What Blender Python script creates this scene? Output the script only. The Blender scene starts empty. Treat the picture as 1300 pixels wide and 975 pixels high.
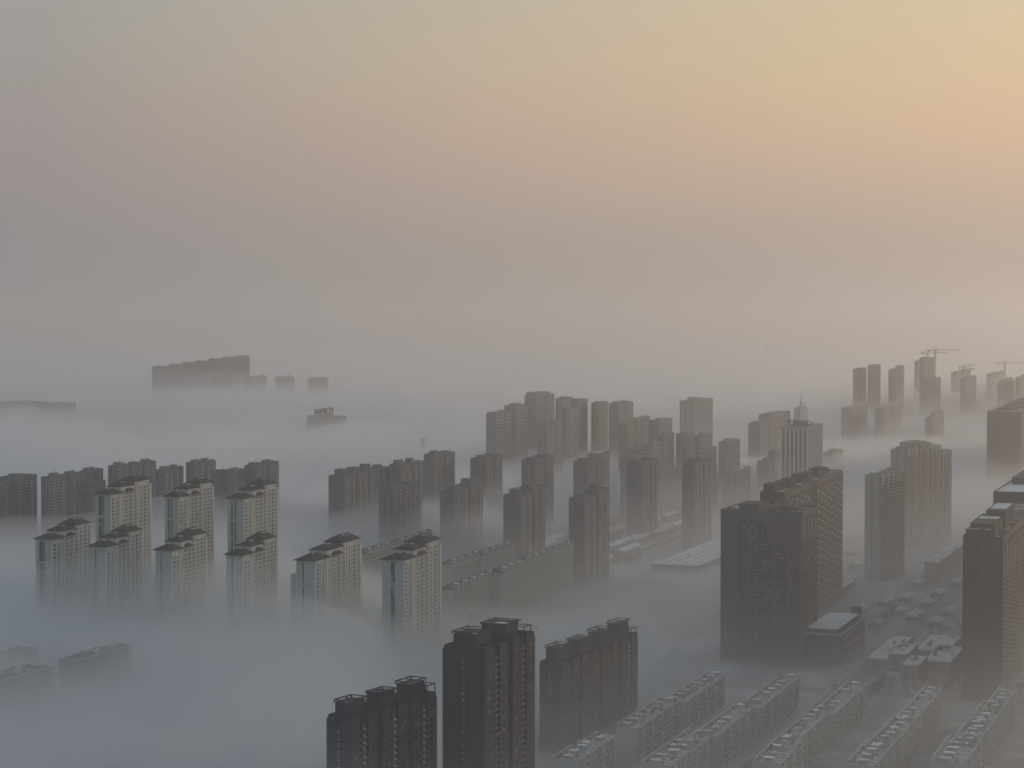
import bpy, math, random
from mathutils import Vector, noise
random.seed(7)
R = math.radians
sc = bpy.context.scene
col = sc.collection

# ------------------------------------------------------------------ camera
cam = bpy.data.objects.new('camera', bpy.data.cameras.new('camera')); col.objects.link(cam); sc.camera = cam
HC = 240.0
PITCH = math.atan(72.5/2600)
cam.location = (0, 0, HC); cam.rotation_euler = (math.pi/2-PITCH, 0, 0)
cam.data.sensor_width = 36; cam.data.lens = 72; cam.data.clip_start = 1; cam.data.clip_end = 90000

# ------------------------------------------------------------------ sky, sun, exposure
SUN_AZ, SUN_EL = R(42), R(9)          # azimuth to the right of the view axis
w = bpy.data.worlds.new('World'); sc.world = w; w.use_nodes = True
nt = w.node_tree; N = nt.nodes; Lk = nt.links; bg = N['Background']
sky = N.new('ShaderNodeTexSky'); sky.sky_type = 'NISHITA'; sky.sun_disc = False
sky.sun_elevation = SUN_EL; sky.sun_rotation = SUN_AZ; sky.dust_density = 4; sky.air_density = 1.2
# the veil of high haze in front of the clear sky: by elevation, cool away from the sun, warm towards it
geo = N.new('ShaderNodeTexCoord'); sep = N.new('ShaderNodeSeparateXYZ'); Lk.new(geo.outputs['Generated'], sep.inputs[0])
def ramp(stops):
    r = N.new('ShaderNodeValToRGB'); r.color_ramp.interpolation = 'B_SPLINE'
    e = r.color_ramp.elements
    while len(e) < len(stops): e.new(.5)
    for k, (p, c) in enumerate(stops): e[k].position = p; e[k].color = (*c, 1)
    return r
mr = N.new('ShaderNodeMapRange'); mr.inputs['From Min'].default_value = -.1; mr.inputs['From Max'].default_value = .9
Lk.new(sep.outputs[2], mr.inputs[0])
def el(z): return z+.1
cool = ramp([(0, (.020, .023, .025)), (el(0), (.0234, .0254, .0268)), (el(.035), (.0266, .0258, .0263)), (el(.06), (.0308, .0273, .0272)), (el(.09), (.0342, .0292, .0286)),
             (el(.12), (.0350, .0322, .0295)), (el(.17), (.0378, .0378, .0350)), (el(.4), (.034, .039, .043)), (1, (.025, .031, .037))])
warm = ramp([(0, (.034, .030, .026)), (el(0), (.0420, .0350, .0280)), (el(.035), (.0455, .0362, .0285)), (el(.06), (.057, .0415, .0310)), (el(.09), (.072, .0490, .0320)),
             (el(.12), (.077, .0555, .0330)), (el(.17), (.072, .060, .0380)), (el(.4), (.050, .048, .042)), (1, (.025, .031, .037))])
Lk.new(mr.outputs[0], cool.inputs[0]); Lk.new(mr.outputs[0], warm.inputs[0])
dot = N.new('ShaderNodeVectorMath'); dot.operation = 'DOT_PRODUCT'
Lk.new(geo.outputs['Generated'], dot.inputs[0])
GA = R(38)
dot.inputs[1].default_value = (math.sin(GA), math.cos(GA), 0)
m2 = N.new('ShaderNodeMapRange'); m2.inputs['From Min'].default_value = .625; m2.inputs['From Max'].default_value = .92
Lk.new(dot.outputs['Value'], m2.inputs[0])
mixv = N.new('ShaderNodeMix'); mixv.data_type = 'RGBA'
Lk.new(m2.outputs[0], mixv.inputs[0]); Lk.new(cool.outputs[0], mixv.inputs[6]); Lk.new(warm.outputs[0], mixv.inputs[7])
back = ramp([(0, (.017, .024, .031)), (el(0), (.021, .030, .039)), (el(.2), (.026, .038, .051)), (el(.5), (.029, .040, .052)), (1, (.025, .032, .040))])
Lk.new(mr.outputs[0], back.inputs[0])
m3 = N.new('ShaderNodeMapRange'); m3.inputs['From Min'].default_value = .45; m3.inputs['From Max'].default_value = -.35; m3.interpolation_type = 'SMOOTHSTEP'
Lk.new(dot.outputs['Value'], m3.inputs[0])
mixb = N.new('ShaderNodeMix'); mixb.data_type = 'RGBA'; Lk.new(m3.outputs[0], mixb.inputs[0]); Lk.new(mixv.outputs[2], mixb.inputs[6]); Lk.new(back.outputs[0], mixb.inputs[7])
vs = N.new('ShaderNodeVectorMath'); vs.operation = 'SCALE'; vs.inputs['Scale'].default_value = 100.0
Lk.new(mixb.outputs[2], vs.inputs[0])
mixs = N.new('ShaderNodeMix'); mixs.data_type = 'RGBA'; mixs.inputs[0].default_value = .975
Lk.new(sky.outputs[0], mixs.inputs[6]); Lk.new(vs.outputs[0], mixs.inputs[7])
mpw = N.new('ShaderNodeMapping'); mpw.inputs['Scale'].default_value = (2.2, 2.2, 14); Lk.new(geo.outputs['Generated'], mpw.inputs[0])
nw = N.new('ShaderNodeTexNoise'); nw.inputs['Scale'].default_value = 1.6; nw.inputs['Detail'].default_value = 4; Lk.new(mpw.outputs[0], nw.inputs['Vector'])
mw = N.new('ShaderNodeMapRange'); mw.inputs['To Min'].default_value = .96; mw.inputs['To Max'].default_value = 1.04; Lk.new(nw.outputs[0], mw.inputs[0])
vw = N.new('ShaderNodeVectorMath'); vw.operation = 'SCALE'; Lk.new(mixs.outputs[2], vw.inputs[0]); Lk.new(mw.outputs[0], vw.inputs['Scale'])
Lk.new(vw.outputs[0], bg.inputs[0]); bg.inputs[1].default_value = .1
sl = bpy.data.lights.new('sun', 'SUN'); sl.energy = .9; sl.angle = R(10); sl.color = (1, .78, .58)
so = bpy.data.objects.new('sun', sl); col.objects.link(so)
so.rotation_euler = Vector((math.sin(SUN_AZ)*math.cos(SUN_EL), math.cos(SUN_AZ)*math.cos(SUN_EL), math.sin(SUN_EL))).to_track_quat('Z', 'Y').to_euler()
sc.view_settings.view_transform = 'Standard'; sc.view_settings.look = 'None'; sc.view_settings.gamma = 1
sc.view_settings.exposure = 0.0
sc.cycles.use_denoising = True; sc.cycles.volume_bounces = 8; sc.cycles.max_bounces = 12; sc.cycles.diffuse_bounces = 3

# ------------------------------------------------------------------ geometry helpers
def tag(o, label=None, cat=None, group=None, kind=None):
    for k, v in (('label', label), ('category', cat), ('group', group), ('kind', kind)):
        if v: o[k] = v
    return o
def empty(name, loc, rz=0):
    o = bpy.data.objects.new(name, None); col.objects.link(o); o.location = loc; o.rotation_euler = (0, 0, rz); return o
class MB:
    def __init__(s): s.v = []; s.f = []; s.m = []
    def box(s, x0, y0, z0, x1, y1, z1, m=0):
        n = len(s.v); s.v += [(x, y, z) for z in (z0, z1) for x, y in ((x0, y0), (x1, y0), (x1, y1), (x0, y1))]
        for q in ((3, 2, 1, 0), (4, 5, 6, 7), (0, 1, 5, 4), (1, 2, 6, 5), (2, 3, 7, 6), (3, 0, 4, 7)):
            s.f.append(tuple(n+i for i in q)); s.m.append(m)
        return s
    def hip(s, x0, y0, x1, y1, z, rise, m=0, ov=1.6, th=.35):
        x0 -= ov; x1 += ov; y0 -= ov; y1 += ov
        lx, ly = x1-x0, y1-y0
        d = min(lx, ly)*.42; n = len(s.v)
        s.v += [(x0, y0, z), (x1, y0, z), (x1, y1, z), (x0, y1, z), (x0, y0, z+th), (x1, y0, z+th), (x1, y1, z+th), (x0, y1, z+th)]
        if lx >= ly: s.v += [(x0+d, (y0+y1)/2, z+th+rise), (x1-d, (y0+y1)/2, z+th+rise)]
        else: s.v += [((x0+x1)/2, y0+d, z+th+rise), ((x0+x1)/2, y1-d, z+th+rise)]
        fs = [(3, 2, 1, 0), (0, 1, 5, 4), (1, 2, 6, 5), (2, 3, 7, 6), (3, 0, 4, 7)]
        fs += [(4, 5, 9, 8), (5, 6, 9), (6, 7, 8, 9), (7, 4, 8)] if lx >= ly else [(4, 5, 8), (5, 6, 9, 8), (6, 7, 9), (7, 4, 8, 9)]
        for q in fs: s.f.append(tuple(n+i for i in q)); s.m.append(m)
        return s
    def gable(s, x0, y0, x1, y1, z, rise, m=0, ov=.8, th=.3):
        x0 -= ov; x1 += ov; y0 -= ov; y1 += ov; yc = (y0+y1)/2; n = len(s.v)
        s.v += [(x0, y0, z), (x1, y0, z), (x1, y1, z), (x0, y1, z), (x0, y0, z+th), (x1, y0, z+th), (x1, y1, z+th), (x0, y1, z+th), (x0, yc, z+rise), (x1, yc, z+rise)]
        for q in [(3, 2, 1, 0), (0, 1, 5, 4), (2, 3, 7, 6), (4, 5, 9, 8), (6, 7, 8, 9), (1, 2, 6, 9, 5), (3, 0, 4, 8, 7)]: s.f.append(tuple(n+i for i in q)); s.m.append(m)
        return s
    def bar(s, a, b, r, m=0):
        a = Vector(a); b = Vector(b); d = (b-a)
        if d.length < 1e-6: return s
        d.normalize(); u = d.cross(Vector((0, 0, 1)))
        if u.length < .01: u = Vector((1, 0, 0))
        u.normalize(); t = d.cross(u); n = len(s.v)
        for p in (a, b):
            for i, j in ((-1, -1), (1, -1), (1, 1), (-1, 1)): s.v.append(tuple(p+u*r*i+t*r*j))
        for q in ((3, 2, 1, 0), (4, 5, 6, 7), (0, 1, 5, 4), (1, 2, 6, 5), (2, 3, 7, 6), (3, 0, 4, 7)): s.f.append(tuple(n+i for i in q)); s.m.append(m)
        return s
    def mesh(s, name, mats):
        me = bpy.data.meshes.new(name); me.from_pydata(s.v, [], s.f)
        for m in (mats if isinstance(mats, (list, tuple)) else [mats]): me.materials.append(m)
        me.polygons.foreach_set('material_index', s.m); me.update(); return me
    def build(s, name, mats, parent=None):
        o = bpy.data.objects.new(name, s.mesh(name, mats)); col.objects.link(o)
        if parent: o.parent = parent
        return o
cp, sp = math.cos(PITCH), math.sin(PITCH)
def ray(px, py):
    a, b = (px-650)/2600, (487.5-py)/2600
    return Vector((a, cp+b*sp, -sp+b*cp))
def at(px, py, z):                      # where the line of sight of a photo pixel meets the height z
    d = ray(px, py); return d*((z-HC)/d.z)
def proj(x, y, z):
    z -= HC; f = y*cp-z*sp; return 650+2600*x/f, 487.5-2600*(y*sp+z*cp)/f
def plan(xl, xc, xr, yc, h, ang=20):    # a block seen over its near corner: footprint centre, length, width, turn
    c = at(xc, yc, h); a = R(ang); u = (math.sin(a), math.cos(a)); v = (-math.cos(a), math.sin(a))
    def solve(d, target, hi):
        lo = 0
        s = 1 if target > xc else -1
        for _ in range(40):
            m = (lo+hi)/2
            if (proj(c.x+d[0]*m, c.y+d[1]*m, h)[0]-target)*s < 0: lo = m
            else: hi = m
        return (lo+hi)/2
    W = solve(v, xl, 400); L = solve(u, xr, 900)
    return c.x+u[0]*L/2+v[0]*W/2, c.y+u[1]*L/2+v[1]*W/2, L, W, math.pi/2-a

# ------------------------------------------------------------------ materials
MC = {}
def pri(name):
    m = bpy.data.materials.new(name); m.use_nodes = True; p = m.node_tree.nodes['Principled BSDF']; p.inputs['Specular IOR Level'].default_value = .08 if 'glass' not in name else .4
    return m, m.node_tree, p
def plain(name, c, rough=.85, var=.12, scale=.25, metal=0):
    key = (name, c)
    if key in MC: return MC[key]
    m, t, p = pri(name); p.inputs['Roughness'].default_value = rough; p.inputs['Metallic'].default_value = metal
    tc = t.nodes.new('ShaderNodeTexCoord'); no = t.nodes.new('ShaderNodeTexNoise'); no.inputs['Scale'].default_value = scale; no.inputs['Detail'].default_value = 5
    mx = t.nodes.new('ShaderNodeMix'); mx.data_type = 'RGBA'
    mx.inputs[6].default_value = (*[x*(1-var) for x in c], 1); mx.inputs[7].default_value = (*[x*(1+var) for x in c], 1)
    t.links.new(tc.outputs['Object'], no.inputs['Vector']); t.links.new(no.outputs[0], mx.inputs[0]); t.links.new(mx.outputs[2], p.inputs['Base Color'])
    MC[key] = m; return m
def snowy(name, c, amount=.45, scale=.12, snow=(.62, .61, .60)):
    key = (name, c, amount)
    if key in MC: return MC[key]
    m, t, p = pri(name); p.inputs['Roughness'].default_value = .9
    tc = t.nodes.new('ShaderNodeTexCoord'); no = t.nodes.new('ShaderNodeTexNoise'); no.inputs['Scale'].default_value = scale; no.inputs['Detail'].default_value = 6; no.inputs['Roughness'].default_value = .6
    r = t.nodes.new('ShaderNodeValToRGB'); r.color_ramp.elements[0].position = .62-amount*.35; r.color_ramp.elements[1].position = .70-amount*.35
    r.color_ramp.elements[0].color = (*c, 1); r.color_ramp.elements[1].color = (*snow, 1)
    t.links.new(tc.outputs['Object'], no.inputs['Vector']); t.links.new(no.outputs[0], r.inputs[0]); t.links.new(r.outputs[0], p.inputs['Base Color'])
    MC[key] = m; return m
def facade(name, wall, glass=(.03, .035, .04), bay=3.4, fl=3.0, ww=.5, wh=.5, band=None):
    """walls with a grid of windows laid out in metres along each face"""
    key = (name, wall, bay, fl, ww, wh)
    if key in MC: return MC[key]
    m, t, p = pri(name); n = t.nodes; l = t.links
    def M(op, a, b=None, c=None):
        k = n.new('ShaderNodeMath'); k.operation = op
        for i, x in enumerate((a, b, c)):
            if x is None: continue
            if isinstance(x, (int, float)): k.inputs[i].default_value = x
            else: l.new(x, k.inputs[i])
        return k.outputs[0]
    tc = n.new('ShaderNodeTexCoord'); s = n.new('ShaderNodeSeparateXYZ'); l.new(tc.outputs['Object'], s.inputs[0])
    ge = n.new('ShaderNodeNewGeometry'); vt = n.new('ShaderNodeVectorTransform'); vt.vector_type = 'NORMAL'; vt.convert_from = 'WORLD'; vt.convert_to = 'OBJECT'
    l.new(ge.outputs['True Normal'], vt.inputs[0]); ns = n.new('ShaderNodeSeparateXYZ'); l.new(vt.outputs[0], ns.inputs[0])
    endf = M('GREATER_THAN', M('ABSOLUTE', ns.outputs[0]), .5)
    side = M('LESS_THAN', M('ABSOLUTE', ns.outputs[2]), .5)
    hc = M('ADD', M('MULTIPLY', s.outputs[0], M('SUBTRACT', 1, endf)), M('MULTIPLY', s.outputs[1], endf))
    fx = M('FRACT', M('ADD', M('DIVIDE', hc, bay), 100)); fz = M('FRACT', M('DIVIDE', s.outputs[2], fl))
    inx = M('LESS_THAN', M('ABSOLUTE', M('SUBTRACT', fx, .5)), ww/2); inz = M('LESS_THAN', M('ABSOLUTE', M('SUBTRACT', fz, .55)), wh/2)
    # end walls carry fewer windows than the long sides: every third bay only
    third = M('LESS_THAN', M('FRACT', M('ADD', M('DIVIDE', hc, bay*3), 100)), .34)
    keep = M('MAXIMUM', third, M('SUBTRACT', 1, endf))
    mask = M('MULTIPLY', M('MULTIPLY', inx, inz), M('MULTIPLY', side, keep))
    wn = n.new('ShaderNodeTexWhiteNoise'); wn.noise_dimensions = '3D'; cb = n.new('ShaderNodeCombineXYZ')
    l.new(M('FLOOR', M('DIVIDE', hc, bay)), cb.inputs[0]); l.new(M('FLOOR', M('DIVIDE', s.outputs[2], fl)), cb.inputs[1]); l.new(cb.outputs[0], wn.inputs[0])
    pale = M('GREATER_THAN', wn.outputs['Value'], .86)  # random windows paler: sparkle put into the glass colour
    no = n.new('ShaderNodeTexNoise'); no.inputs['Scale'].default_value = .15; l.new(tc.outputs['Object'], no.inputs['Vector'])
    a = n.new('ShaderNodeMix'); a.data_type = 'RGBA'; a.inputs[6].default_value = (*[x*.85 for x in wall], 1); a.inputs[7].default_value = (*[x*1.15 for x in wall], 1); l.new(no.outputs[0], a.inputs[0])
    g = n.new('ShaderNodeMix'); g.data_type = 'RGBA'; g.inputs[6].default_value = (*glass, 1); g.inputs[7].default_value = (.16, .17, .17, 1); l.new(pale, g.inputs[0])
    b = n.new('ShaderNodeMix'); b.data_type = 'RGBA'; l.new(mask, b.inputs[0]); l.new(a.outputs[2], b.inputs[6]); l.new(g.outputs[2], b.inputs[7])
    l.new(b.outputs[2], p.inputs['Base Color']); l.new(M('SUBTRACT', .85, M('MULTIPLY', mask, .45)), p.inputs['Roughness'])
    MC[key] = m; return m
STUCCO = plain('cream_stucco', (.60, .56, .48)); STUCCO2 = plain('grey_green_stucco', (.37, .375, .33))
TILE = plain('dark_roof_tile', (.014, .022, .028), .7, .3, .8); SNOW = plain('snow', (.74, .74, .75), .9, .05)
GLASS = plain('dark_window_glass', (.020, .024, .030), .25, .2); FRAME = plain('pale_window_frame', (.50, .50, .48), .6)
DGLASS = plain('brown_window_glass', (.035, .038, .042), .3, .3)
DARK = plain('dark_render', (.050, .060, .070), .85, .15); BROWN = plain('brown_render', (.070, .072, .076), .85, .15); STEEL = plain('grey_steel', (.10, .10, .11), .6)
ROOFD = snowy('dark_roof_with_snow', (.07, .075, .08), .25); ROOFP = snowy('concrete_roof_with_snow', (.24, .235, .225), .62)
ROOFW = snowy('snow_covered_roof', (.40, .42, .45), .95, .05)
PALE = plain('pale_concrete', (.40, .385, .365)); WHITEAC = plain('white_enamel', (.62, .60, .56), .5)
REDB = plain('faded_red_brick', (.22, .13, .115))

def curtains_and_glints(m, dark, pale, share):
    """some windows are coloured pale, as curtains and painted glints: chosen per 2.9 m cell of the place"""
    t = m.node_tree; n = t.nodes; l = t.links; p = n['Principled BSDF']
    ge = n.new('ShaderNodeNewGeometry'); sn = n.new('ShaderNodeVectorMath'); sn.operation = 'SNAP'; sn.inputs[1].default_value = (2.9, 2.9, 2.9); l.new(ge.outputs['Position'], sn.inputs[0])
    wn = n.new('ShaderNodeTexWhiteNoise'); wn.noise_dimensions = '3D'; l.new(sn.outputs[0], wn.inputs[0])
    g = n.new('ShaderNodeMath'); g.operation = 'LESS_THAN'; g.inputs[1].default_value = share; l.new(wn.outputs['Value'], g.inputs[0])
    mx = n.new('ShaderNodeMix'); mx.data_type = 'RGBA'; mx.inputs[6].default_value = (*dark, 1); mx.inputs[7].default_value = (*pale, 1); l.new(g.outputs[0], mx.inputs[0]); l.new(mx.outputs[2], p.inputs['Base Color'])
curtains_and_glints(GLASS, (.020, .024, .030), (.17, .165, .15), .13)
# ------------------------------------------------------------------ shared window meshes (unit width and height, facing -y)
def win_mesh(name, kind):
    b = MB(); b.box(-.5, -.05, 0, .5, .02, 1, 0)
    if kind != 'bare':
        for x0, z0, x1, z1 in ((-.56, 0, -.5, 1), (.5, 0, .56, 1), (-.56, 1, .56, 1.06), (-.03, 0, .03, 1)): b.box(x0, -.14, z0, x1, .02, z1, 1)
        b.box(-.62, -.32, -.10, .62, .02, 0, 1)
    if kind == 'ac': b.box(-.36, -.85, -.52, .36, -.02, -.12, 2)
    return b.mesh(name, [GLASS, FRAME, WHITEAC])
WM = {k: win_mesh('window', k) for k in ('plain', 'bare', 'ac')}
def win_box(b, kind, face, u, z, ww, wh, off):
    """one window written into a common mesh; face 'L' looks to -y at y=off, face 'E' looks to -x at x=off"""
    def q(u0, d0, z0, u1, d1, z1, m):
        if face == 'L': b.box(u+u0*ww, off+d0, z+z0*wh, u+u1*ww, off+d1, z+z1*wh, m)
        else: b.box(off+d0, u+u0*ww, z+z0*wh, off+d1, u+u1*ww, z+z1*wh, m)
    q(-.5, -.05, 0, .5, .02, 1, 0)
    if kind != 'bare': q(-.62, -.32, -.12, .62, .02, 0, 1)
    if kind == 'ac': q(-.36, -.85, -.52, .36, -.02, -.12, 2)
def windows(root, lst, cap=100):
    """lst: (kind, face, u, z, w, h, off); the topmost ones stand alone, the rest of the grid below is one part"""
    lst.sort(key=lambda t: -t[3])
    for kind, face, u, z, ww, wh, off in lst[:cap]:
        o = bpy.data.objects.new('window', WM[kind]); col.objects.link(o); o.parent = root
        if face == 'L': o.location = (u, off, z)
        else: o.location = (off, u, z); o.rotation_euler = (0, 0, -math.pi/2)
        o.scale = (ww, 1, wh)
    if len(lst) > cap:
        b = MB()
        for kind, face, u, z, ww, wh, off in lst[cap:]: win_box(b, kind, face, u, z, ww, wh, off)
        tag(b.build('windows', [GLASS, FRAME, WHITEAC], root), kind='stuff')
def frame_mb(b, x0, y0, x1, y1, z0, z1, r=.22, mid=1):
    for x in (x0, x1):
        for y in (y0, y1): b.box(x-r, y-r, z0, x+r, y+r, z1-r)
    for y in (y0, y1): b.box(x0-r*1.4, y-r*1.2, z1-r, x1+r*1.4, y+r*1.2, z1+r)
    for x in (x0, x1): b.box(x-r*1.1, y0+r*1.3, z1-r*.8, x+r*1.1, y1-r*1.3, z1+r*.8)
    for k in range(mid):
        x = x0+(x1-x0)*(k+1)/(mid+1); b.box(x-r, y0+r*1.3, z1-r*.7, x+r, y1-r*1.3, z1+r*.7)
    return b
def parapet_mb(b, x0, y0, x1, y1, z, hh=1.1, t=.35):
    b.box(x0, y0, z, x1, y0+t, z+hh); b.box(x0, y1-t, z, x1, y1, z+hh); b.box(x0, y0+t, z, x0+t, y1-t, z+hh); b.box(x1-t, y0+t, z, x1, y1-t, z+hh)
    return b
def root_at(name, label, cat, group, pl):
    x, y, L, W, rz = pl
    return tag(empty(name, (x, y, 0), rz), label, cat, group)

# ------------------------------------------------------------------ the ground and the roads
def ground_mat():
    m, t, p = pri('winter_ground'); n = t.nodes; l = t.links; p.inputs['Roughness'].default_value = .95
    tc = n.new('ShaderNodeTexCoord'); mp = n.new('ShaderNodeMapping'); mp.inputs['Rotation'].default_value = (0, 0, -R(70)); l.new(tc.outputs['Object'], mp.inputs[0])
    br = n.new('ShaderNodeTexBrick'); br.inputs['Scale'].default_value = .012; br.inputs['Color1'].default_value = (.06, .06, .055, 1); br.inputs['Color2'].default_value = (.20, .19, .17, 1); br.inputs['Mortar'].default_value = (.16, .165, .17, 1); br.inputs['Mortar Size'].default_value = .03
    no = n.new('ShaderNodeTexNoise'); no.inputs['Scale'].default_value = .03; no.inputs['Detail'].default_value = 9; no.inputs['Roughness'].default_value = .7
    l.new(mp.outputs[0], br.inputs[0]); l.new(mp.outputs[0], no.inputs['Vector'])
    r = n.new('ShaderNodeValToRGB'); r.color_ramp.elements[0].position = .47; r.color_ramp.elements[1].position = .60; l.new(no.outputs[0], r.inputs[0])
    mx = n.new('ShaderNodeMix'); mx.data_type = 'RGBA'; l.new(r.outputs[0], mx.inputs[0]); l.new(br.outputs[0], mx.inputs[6]); mx.inputs[7].default_value = (.40, .385, .365, 1)
    l.new(mx.outputs[2], p.inputs['Base Color']); return m
g = MB(); g.v = [(-30000, -1500, 0), (30000, -1500, 0), (30000, 40000, 0), (-30000, 40000, 0)]; g.f = [(0, 1, 2, 3)]; g.m = [0]
tag(g.build('ground', ground_mat()), kind='structure')
ASPH = plain('asphalt', (.055, .056, .058), .9, .15, .4); KERB = plain('kerb_stone', (.30, .30, .29)); PAINT = plain('road_paint', (.60, .60, .58))
U20 = Vector((math.sin(R(20)), math.cos(R(20)), 0)); V20 = Vector((-math.cos(R(20)), math.sin(R(20)), 0))
def road(px, py, half, length, back=600, direction='u'):
    c = at(px, py, 0); rz = math.pi/2-R(20) if direction == 'u' else math.pi-R(20)
    b = MB(); b.box(-back, -half, -.3, length, half, .12); o = b.build('road', ASPH); o.location = (c.x, c.y, 0); o.rotation_euler = (0, 0, rz); tag(o, kind='structure')
    k = MB()
    for s in (-1, 1): k.box(-back, s*(half+1.6)-1.6, -.3, length, s*(half+1.6)+1.6, .25)
    o = k.build('pavement', KERB); o.location = (c.x, c.y, 0); o.rotation_euler = (0, 0, rz); tag(o, kind='structure')
    q = MB()
    x = -back
    while x < length: q.box(x, -.12, .10, x+4, .12, .126); x += 10
    o = q.build('lane_marking', PAINT); o.location = (c.x, c.y, 0); o.rotation_euler = (0, 0, rz); tag(o, kind='structure')
road(800, 742, 12, 1500)
road(1160, 800, 9, 1400)
road(900, 868, 9, 900, 900, 'v')

# ------------------------------------------------------------------ cream towers with dark hipped roofs
def cream_tower(pl4, yc, h, ang, label, group, endw='stair', fl=2.95, annex=False):
    pl = plan(*pl4, yc, h, ang); x, y, L, W, rz = pl; r = root_at('residential_tower', label, 'tower block', group, pl)
    X0, X1, Y0, Y1 = -L/2, L/2, -W/2, W/2
    a, c = X0+L*.27, X0+L*.60
    h2, h3 = h+4.6, h+7.2
    b = MB(); b.box(X0, Y0, 0, a, Y1, h); b.box(a, Y0+.5, 0, c, Y1, h2); b.box(c, Y0, 0, X1-L*.06, Y1, h3); b.box(X1-L*.06, Y0+1.2, 0, X1, Y1-1, h-2)
    ncol = max(7, min(9, int(L/4.4))); cw = L/ncol
    for k in range(ncol+1):                      # pilasters between the window columns
        xx = X0+k*cw; top = h if xx < a else (h2 if xx < c else h3-.5)
        yy = Y0+(.5 if a <= xx < c else 0)
        b.box(max(X0, xx-.45), yy-.55, 0, min(X1-L*.06, xx+.45), yy, top-.6-(k % 2)*2.4)
    b.build('wall', STUCCO, r)
    MB().box(X0-.06, Y0+.3, 0, X0, Y1-.3, h-.3).build('end_wall_tone', STUCCO2, r)  # darker sheet paints the shade of the unlit end into its colour
    t = MB(); t.hip(X0, Y0, a, Y1, h, 3.8); t.build('roof', TILE, r)
    t = MB(); t.hip(a+.4, Y0+1.2, c, Y1-1.2, h2, 3.2); t.build('roof', TILE, r)
    t = MB(); t.hip(c-.5, Y0+.6, X1-L*.06, Y1-.6, h3, 4.4); t.build('roof', TILE, r)
    t = MB(); t.hip(X1-L*.06, Y0+1.2, X1, Y1-1, h-2, 1.8, ov=1.1); t.build('roof', TILE, r)
    if L > 26: t = MB(); t.hip(a+L*.10, Y0-1.2, a+L*.26, Y0+3, h+.5, 2.4, ov=.8); t.build('roof', TILE, r)
    for xx, yy, zz, s_ in ((X0+L*.13, -W*.05, h+3.4, 1.0), (X0+L*.42, -W*.12, h2+2.6, 1.1), (X0+L*.74, -W*.06, h3+3.6, 1.4), (X0+L*.82, -W*.1, h3+3.3, .9)):
        d = MB(); d.box(xx-s_, yy-s_*.9, zz-.9, xx+s_, yy+s_, zz+.35, 1); d.box(xx-s_-.2, yy-s_-.1, zz+.35, xx+s_+.2, yy+s_+.2, zz+.62, 0); d.build('dormer', [SNOW, TILE], r)
    lst = []
    nf = int((h-2)/fl)
    for k in range(ncol):
        xx = X0+(k+.5)*cw
        if xx > X1-L*.04: continue
        top = h if xx < a else (h2 if xx < c else h3)
        yy = Y0+(.5 if a <= xx < c else 0)
        wd = min(cw-1.4, (3.2, 1.9, 2.1, 3.0)[k % 4])
        for f in range(int((top-1.6)/fl)): lst.append((('plain', 'plain', 'ac')[(f*3+k*5) % 3] if k % 3 == 1 else 'plain', 'L', xx, f*fl+.9, wd, 1.75, yy))
    if endw == 'small':
        for v in (-.36, -.22, .24, .38):
            for f in range(nf): lst.append(('bare', 'E', v*W, f*fl+1.1, 1.3, 1.5, X0))
    elif endw == 'column':
        for f in range(nf): lst.append(('bare', 'E', W*.42, f*fl+1.1, 1.0, 1.4, X0))
    windows(r, lst, 100)
    g = MB()
    for v0, v1 in {'stair': ((.10, .17),), 'wide': ((.06, .26), (-.06, .02)), 'twin': ((.16, .27), (-.04, .05)), 'small': ((-.08, .10),), 'column': ((.05, .28), (-.08, .0))}[endw]:
        g.box(X0-.2, v0*W, 3, X0+.05, v1*W, h-17.5); g.box(X0-.2, v0*W, h-16, X0+.05, v1*W, h-1.5)
    g.build('stair_window', GLASS, r)
    if annex:
        d = MB(); d.box(X0+2, Y1, 0, X0+14, Y1+5, h-10); d.build('side_wing', STUCCO2, r)
    return r
GC = 'cream towers with dark hipped roofs rising from the fog'
F = [((45, 66, 116), 685, 86, 'wide', 'leftmost cream tower of the front row under a dark hipped roof'),
     ((114, 134.5, 181), 694, 84, 'stair', 'cream hipped roof tower second from left in front row, before the tall one'),
     ((197, 218, 263), 699, 84, 'stair', 'cream hipped roof tower third from left in front row, narrow green end wall'),
     ((287, 308.5, 352), 705, 84, 'stair', 'fourth cream hipped roof tower from left, in front of the slim tall rear tower'),
     ((376, 400, 459), 712, 82, 'stair', 'wide cream tower with three stepped roofs and a narrow side wing'),
     ((485, 513, 560), 711, 82, 'small', 'rightmost cream hipped roof tower with small windows on its end wall')]
for k, (p, yc, h, e, lab) in enumerate(F): cream_tower(p, yc, h, 17, lab, GC, e, annex=(k == 4))
for p, yc, e, lab in [((121, 140, 192), 628, 'column', 'tallest cream tower at left rear with wide stair glazing on end wall'),
                      ((209, 227, 271.5), 631, 'twin', 'tall cream rear tower in the middle of the three, twin glass strips on end'),
                      ((288.5, 309.5, 353), 633, 'twin', 'tall cream rear tower at right of the three, beside open fog')]:
    cream_tower(p, yc, 112, 17, lab, GC, e)

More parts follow.
